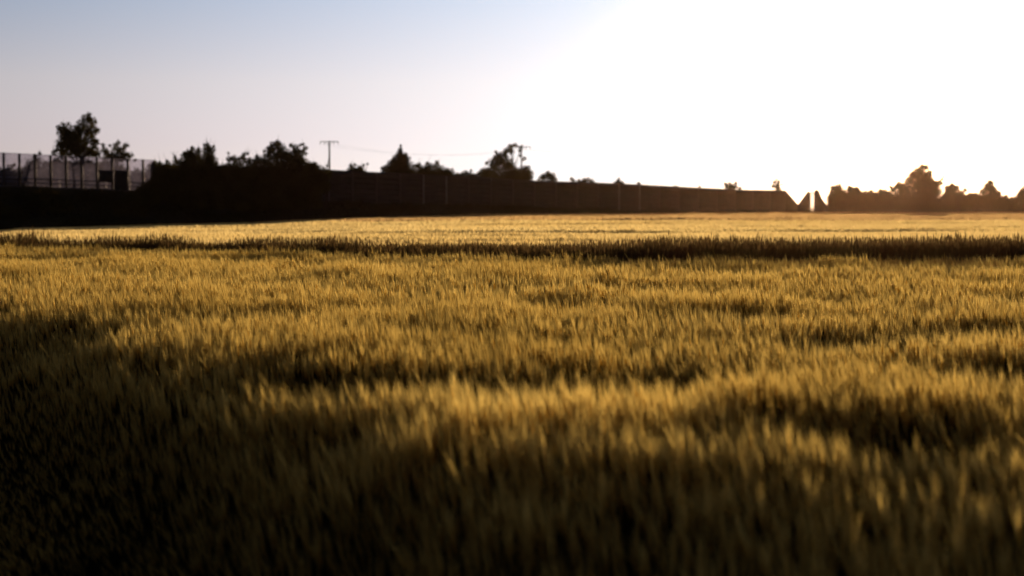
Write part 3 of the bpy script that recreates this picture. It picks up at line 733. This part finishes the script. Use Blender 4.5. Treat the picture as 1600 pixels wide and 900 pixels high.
bank_shrub([(395, 256, 6), (403, 249, 5), (411, 253, 5), (401, 243, 1.5), (398, 264, 6)], 201, 'low rounded bush tucked against the broad dark tree', (390, 420, 268, 326, 8), seed=26, twigs=6)
plant('bank_tree', [(434, 222, 3), (427, 227, 5), (420, 234, 5), (440, 229, 5), (431, 238, 9), (445, 239, 7), (419, 249, 8), (439, 251, 9), (413, 237, 2), (452, 245, 6)], 203,
      'broad dark tree on the bank, left of the pair before the T shaped pole', TREE, ONB, bank_z(432, 203), fill=(410, 452, 260, 330, 9), seed=27, twigs=6, trunk_px=432)
plant('bank_tree', [(455, 227, 2.8), (462, 232, 5), (470, 226, 2), (477, 232, 3.4), (474, 225, 1.5), (471, 240, 5), (459, 243, 7), (453, 254, 8), (467, 253, 7), (478, 240, 1.8)], 204,
      'forked dark tree on the bank, right of the pair before the T shaped pole', TREE, ONB, bank_z(462, 204), fill=(448, 478, 260, 332, 9), seed=28, twigs=6, trunk_px=462)
bank_shrub([(478, 256, 4), (486, 257, 4), (493, 256, 2.5), (496, 261, 2.5), (483, 262, 6), (490, 265, 5)], 206, 'low bush trailing off right of the forked dark tree', (474, 500, 268, 334, 8), seed=29, twigs=4)
bank_shrub([(505, 262, 1.6), (511, 259, 1.4), (508, 266, 3)], 207, 'tiny sparse bush directly left of the T shaped pole', (500, 516, 270, 300, 6), seed=30, twigs=8, dens=90)
bank_shrub([(75, 303, 9), (60, 310, 10), (88, 312, 10), (75, 322, 12)], 190, 'dark bush added on the slope to darken the bridge opening', (42, 108, 326, 352, 11), seed=31, twigs=3)  # added so that no bright background shows under the deck
bank_shrub([(205, 306, 7), (196, 316, 8), (214, 316, 8)], 190, 'dark bush at the right end of the bridge abutment', (184, 226, 322, 350, 10), seed=32, twigs=3)
bank_shrub([(14, 330, 8), (28, 334, 8), (2, 328, 8), (-14, 330, 9)], 186, 'low dark bush below the leftmost part of the bridge', (-30, 42, 338, 356, 9), seed=33, twigs=2)

def wall_tree(name, blobs, label, dy=7, cat=SHRUB, **kw):
    cx = float(np.mean([b[0] for b in blobs])); D = float(WALL_D(cx)) + dy
    pr = ('trunk', 'crown') if cat == TREE else ('stem', 'foliage')
    return plant(name, blobs, D, label, cat, BEH, wz(cx), parts=pr, **kw)
wall_tree('wall_shrub', [(548, 259, 2.6), (555, 257, 2), (562, 262, 3), (568, 258, 2), (574, 256, 1.3), (551, 264, 4), (562, 266, 4), (554, 270, 5)], 'small spreading bush over the wall just right of the T shaped pole', seed=41, fill=(545, 570, 267, 276, 4), twigs=8)
wall_tree('conical_tree', [(626, 228, 1.5), (626, 234, 3), (625, 241, 5), (632, 243, 4), (618, 248, 5), (627, 250, 7), (637, 249, 4), (611, 256, 5), (622, 260, 9), (636, 260, 8), (600, 265, 3), (606, 264, 5), (618, 268, 9), (635, 270, 8)],
          'pointed cone shaped dark tree above the middle of the noise wall', cat=TREE, leafm='needle', seed=42, fill=(600, 644, 266, 282, 6), trunk_px=626, twigs=4)
wall_tree('wall_shrub', [(650, 261, 5), (655, 258, 3), (661, 266, 6), (668, 255, 2.2), (671, 261, 6), (668, 270, 7)], 'rounded bush directly right of the cone shaped tree', seed=43, fill=(642, 678, 270, 284, 5), twigs=5)
wall_tree('wall_shrub', [(683, 254, 2.6), (681, 261, 6), (690, 265, 5), (699, 265, 2.4), (701, 271, 4), (686, 271, 7)], 'higher bush with a pointed top midway between the cone shaped tree and low scrub', seed=44, fill=(676, 706, 271, 286, 5), twigs=5)
wall_tree('wall_shrub', [(715, 272, 2), (727, 270, 3), (736, 266, 1.4), (733, 272, 3.5), (722, 274, 4), (740, 276, 4)], 'low thin scrub on the wall just left of the broad gappy tree', seed=45, fill=(708, 746, 277, 288, 4.5), twigs=6)
wall_tree('broad_tree', [(797, 229, 3), (805, 227, 3), (814, 230, 3.2), (790, 236, 4), (799, 237, 3.6), (776, 243, 4), (785, 243, 5), (769, 252, 5), (779, 252, 6), (790, 250, 7), (796, 257, 6), (783, 262, 9), (769, 264, 7),
          (800, 267, 8), (813, 243, 1.8), (819, 248, 3), (820, 262, 3), (826, 262, 3), (815, 270, 7), (828, 272, 4), (755, 268, 4), (748, 272, 3.4), (760, 270, 6), (760, 255, 2.4), (775, 238, 2), (812, 236, 2.4)],
          'broad gappy tree with flat top above the middle of the wall', cat=TREE, seed=46, fill=(752, 832, 273, 290, 7), trunk_px=800, leaf=.22, dens=140, trunk_r=.18)
wall_tree('wall_shrub', [(856, 270, 2.6), (848, 276, 3.4), (863, 275, 4), (855, 277, 6), (845, 281, 4), (866, 281, 4)], 'compact round bush over the wall right of the broad gappy tree', seed=47, twigs=4)
wall_tree('wall_shrub', [(893, 280, 2.2), (896, 283, 3), (905, 284, 3.2), (913, 282, 3.4), (919, 281, 2.6), (925, 284, 3.6), (910, 288, 5), (930, 288, 2.5)], 'long low mound of foliage peeping over the wall', seed=48, twigs=4)
wall_tree('wall_shrub', [(967, 279, 1.2), (966, 283, 2.6), (972, 286, 2.6), (961, 287, 2.6), (966, 289, 5)], 'little pointed bush peeping over the wall beyond the long low mound', seed=49, twigs=6)
wall_tree('wall_shrub', [(998, 287, 2.4), (999, 290, 3)], 'tiny ball of foliage on the wall top right of the little pointed bush', seed=50)
wall_tree('wall_shrub', [(1052, 292.5, 2), (1059, 292.5, 2), (1056, 295, 4)], 'barely visible flat foliage on the wall top, left of the smallest tuft', seed=51)
wall_tree('wall_shrub', [(1093, 291.5, 1.2), (1093, 296, 3)], 'smallest tuft showing over the wall top left of the spiky bush', seed=52, twigs=3)
wall_tree('wall_shrub', [(1133, 287, 2.2), (1141, 288, 3), (1150, 286, 2.2), (1147, 291, 4), (1136, 291, 4), (1156, 294, 2.6), (1142, 296, 6)], 'spiky tuft of a bush over the right part of the wall', seed=53, spread=1.1, knit=.3, twigs=14)
wall_tree('wall_sapling', [(1213, 280, 1.5), (1210, 285, 2.8), (1217, 284, 2.6), (1215, 291, 4), (1222, 288, 1.5), (1227, 287, 1.2), (1208, 291, 3), (1216, 297, 5)], 'spiky sapling at the right end of the long wall beside its slanted end', seed=54, spread=1.1, knit=.3, twigs=14)

HED = 'trees and bushes of the sunlit hedge line at right'
def hedge(name, blobs, D, label, fill, cat=SHRUB, **kw):
    pr = ('trunk', 'crown') if cat == TREE else ('stem', 'foliage')
    return plant(name, blobs, D, label, cat, HED, fill=fill, parts=pr, spread=1.2, knit=.5, leaf=.25, dens=230, **kw)
hedge('hedge_bush', [(1302, 295, 5), (1310, 292, 4.5), (1299, 303, 4), (1303, 311, 5), (1299, 322, 3.6), (1312, 304, 10), (1320, 284, 1), (1313, 316, 10)], 296, 'rounded bush at the left end of the hedge beside the wall notch', (1296, 1322, 310, 333, 8), seed=61, twigs=12)
hedge('hedge_bush', [(1328, 295, 4.5), (1330, 301, 6), (1339, 297, 4.6), (1342, 303, 5), (1334, 310, 9)], 298, 'second bush of the hedge with two soft humps', (1318, 1352, 311, 333, 8), seed=62, twigs=12)
hedge('hedge_bush', [(1352, 303, 4.5), (1361, 301, 4), (1358, 308, 6), (1368, 304, 4), (1364, 311, 7)], 300, 'low level bush left of the dip before the tallest hedge tree', (1346, 1374, 311, 333, 8), seed=63, twigs=5)
hedge('hedge_bush', [(1376, 299, 4), (1384, 301, 4.5), (1378, 307, 6), (1390, 304, 5), (1382, 312, 8)], 301, 'low bush touching the left foot of the tallest hedge tree', (1368, 1396, 311, 333, 8), seed=64, twigs=5)
hedge('hedge_tree', [(1440, 261, 4), (1447, 262, 4), (1432, 268, 5), (1452, 272, 5), (1425, 274, 5), (1440, 275, 8), (1420, 282, 6), (1433, 286, 10), (1450, 285, 9), (1405, 290, 5.5), (1415, 295, 9), (1460, 287, 5),
      (1472, 280, 2), (1474, 276, 1), (1469, 286, 4), (1463, 298, 8), (1396, 296, 4.5), (1391, 292, 2), (1430, 304, 13), (1450, 304, 12), (1408, 306, 10)], 303,
      'tallest spreading tree of the hedge, glowing brown before the sun', (1396, 1472, 314, 333, 9), cat=TREE, seed=65, twigs=26, trunk_px=1440, trunk_r=.24)
hedge('hedge_bush', [(1480, 294, 4), (1488, 291, 4), (1495, 294, 4), (1508, 297, 3), (1490, 301, 6), (1500, 305, 7), (1481, 306, 8)], 300, 'rounded bush directly right of the tallest hedge tree', (1472, 1510, 312, 333, 8), seed=66, twigs=12)
hedge('hedge_bush', [(1516, 305, 4), (1525, 305, 4), (1512, 309, 5), (1530, 308, 4), (1520, 313, 7)], 298, 'low bush in the dip left of the pointed hedge tree', (1506, 1534, 315, 333, 8), seed=67, twigs=4)
hedge('pointed_hedge_tree', [(1545, 284, 2), (1548, 283, 1.6), (1548, 288, 4), (1542, 292, 5), (1552, 296, 5), (1536, 300, 5), (1559, 303, 5), (1546, 305, 9)], 300,
      'pointed small tree near the right end of the hedge', (1528, 1568, 314, 333, 8), cat=TREE, seed=68, twigs=14, trunk_px=1546)
hedge('hedge_bush', [(1572, 308, 3.4), (1581, 311, 3.4), (1566, 312, 5), (1588, 312, 4), (1576, 316, 6)], 299, 'lowest bush of the hedge between the pointed tree and the frame edge', (1562, 1592, 318, 333, 8), seed=69, twigs=4)
hedge('hedge_bush', [(1598, 298, 4.5), (1604, 295, 5), (1592, 303, 3), (1601, 307, 7), (1614, 300, 9), (1628, 306, 8)], 298, 'taller bush cut by the right edge of the picture', (1588, 1640, 314, 333, 9), seed=70, twigs=5)

# ------------------------------------------------------------------ pole line
def power_pole(px, py_top, D, arm_w, zg, label, arm_ang):
    s = pxs(D); top = P(px, py_top, D); base = np.array([top[0], D, zg])
    root = empty('power_pole', base, label, 'power pole', 'poles of the power line')
    mb_ = MB(); mb_.tube([base + [0, 0, -.5], (base + top) / 2, top + [0, 0, .12]], [.20, .16, .12], 10); mb_.build('mast', M['wood_pole'], root)
    ca, sa = math.cos(arm_ang), math.sin(arm_ang); aw = arm_w / 2
    mb_ = MB(); A = np.array([ca, sa, 0]) * aw
    mb_.box(top + [0, -.17, -.05], aw * 2, .12, .12, arm_ang)
    mb_.tube([top + A * .38 + [0, -.17, -.05], top + [0, -.17, -.62]], .03, 5); mb_.tube([top - A * .38 + [0, -.17, -.05], top + [0, -.17, -.62]], .03, 5)
    mb_.build('crossarm', M['wood_pole'], root)
    ends = []
    for k in (-.96, -.52, .52, .96):
        q_ = top + A * k + [0, -.17, -.05]; mb_ = MB()
        mb_.tube([q_, q_ - [0, 0, .12], q_ - [0, 0, .14], q_ - [0, 0, .24], q_ - [0, 0, .26], q_ - [0, 0, .40]], [.03, .03, .085, .085, .05, .03], 8)
        mb_.build('insulator', M['ceramic'], root); ends.append(q_ - [0, 0, .40])
    return root, ends
p1, e1 = power_pole(514.5, 221.5, 232, 3.0, wz(514) - .5, 'thin T shaped power pole standing alone against the sky above the wall', 0.0)
p2, e2 = power_pole(814.8, 229.5, 270, 3.5, -1.0, 'far power pole whose crossarm pokes out right of the broad gappy tree', 0.15)
e3 = [P(1500, 262, 470) + [k, 0, 0] for k in (-1.3, -.7, .7, 1.3)]
def span(A, B, sag, label, skip=None):
    mid = (A[0] + B[0]) / 2
    root = empty('power_line_span', mid, label, 'power line')
    for a_, b2 in zip(A, B):
        t_ = np.linspace(0, 1, 25)[:, None]; pts = a_ + (b2 - a_) * t_; pts[:, 2] -= (4 * sag * t_ * (1 - t_))[:, 0]
        mb_ = MB(); mb_.tube(pts, .005, 4); mb_.build('wire', M['wire'], root)
span(e1, e2, 1.4, 'thin sagging wires running between the T shaped pole and the far pole')
span(e2, e3, 1.6, 'thin faint wires running right from the far pole into the bright sky')

# ------------------------------------------------------------------ evening haze, tinted orange to stand in for bloom near the sun
HAZE = 0.000019
if HAZE:
    hz, t = mat('haze')
    pv_ = t.nodes.new('ShaderNodeVolumePrincipled'); pv_.inputs['Color'].default_value = (1.0, 0.62, 0.40, 1)
    pv_.inputs['Density'].default_value = HAZE; pv_.inputs['Anisotropy'].default_value = 0.86
    o_ = t.nodes.new('ShaderNodeOutputMaterial'); t.links.new(pv_.outputs[0], o_.inputs['Volume'])
    mb = MB(); mb.box((0, 200, -9), 3200, 3200, 45)
    h = mb.build('haze', hz); tag(h, 'thin evening haze over the fields, coloured orange for bloom near the sun', 'haze', kind='stuff')
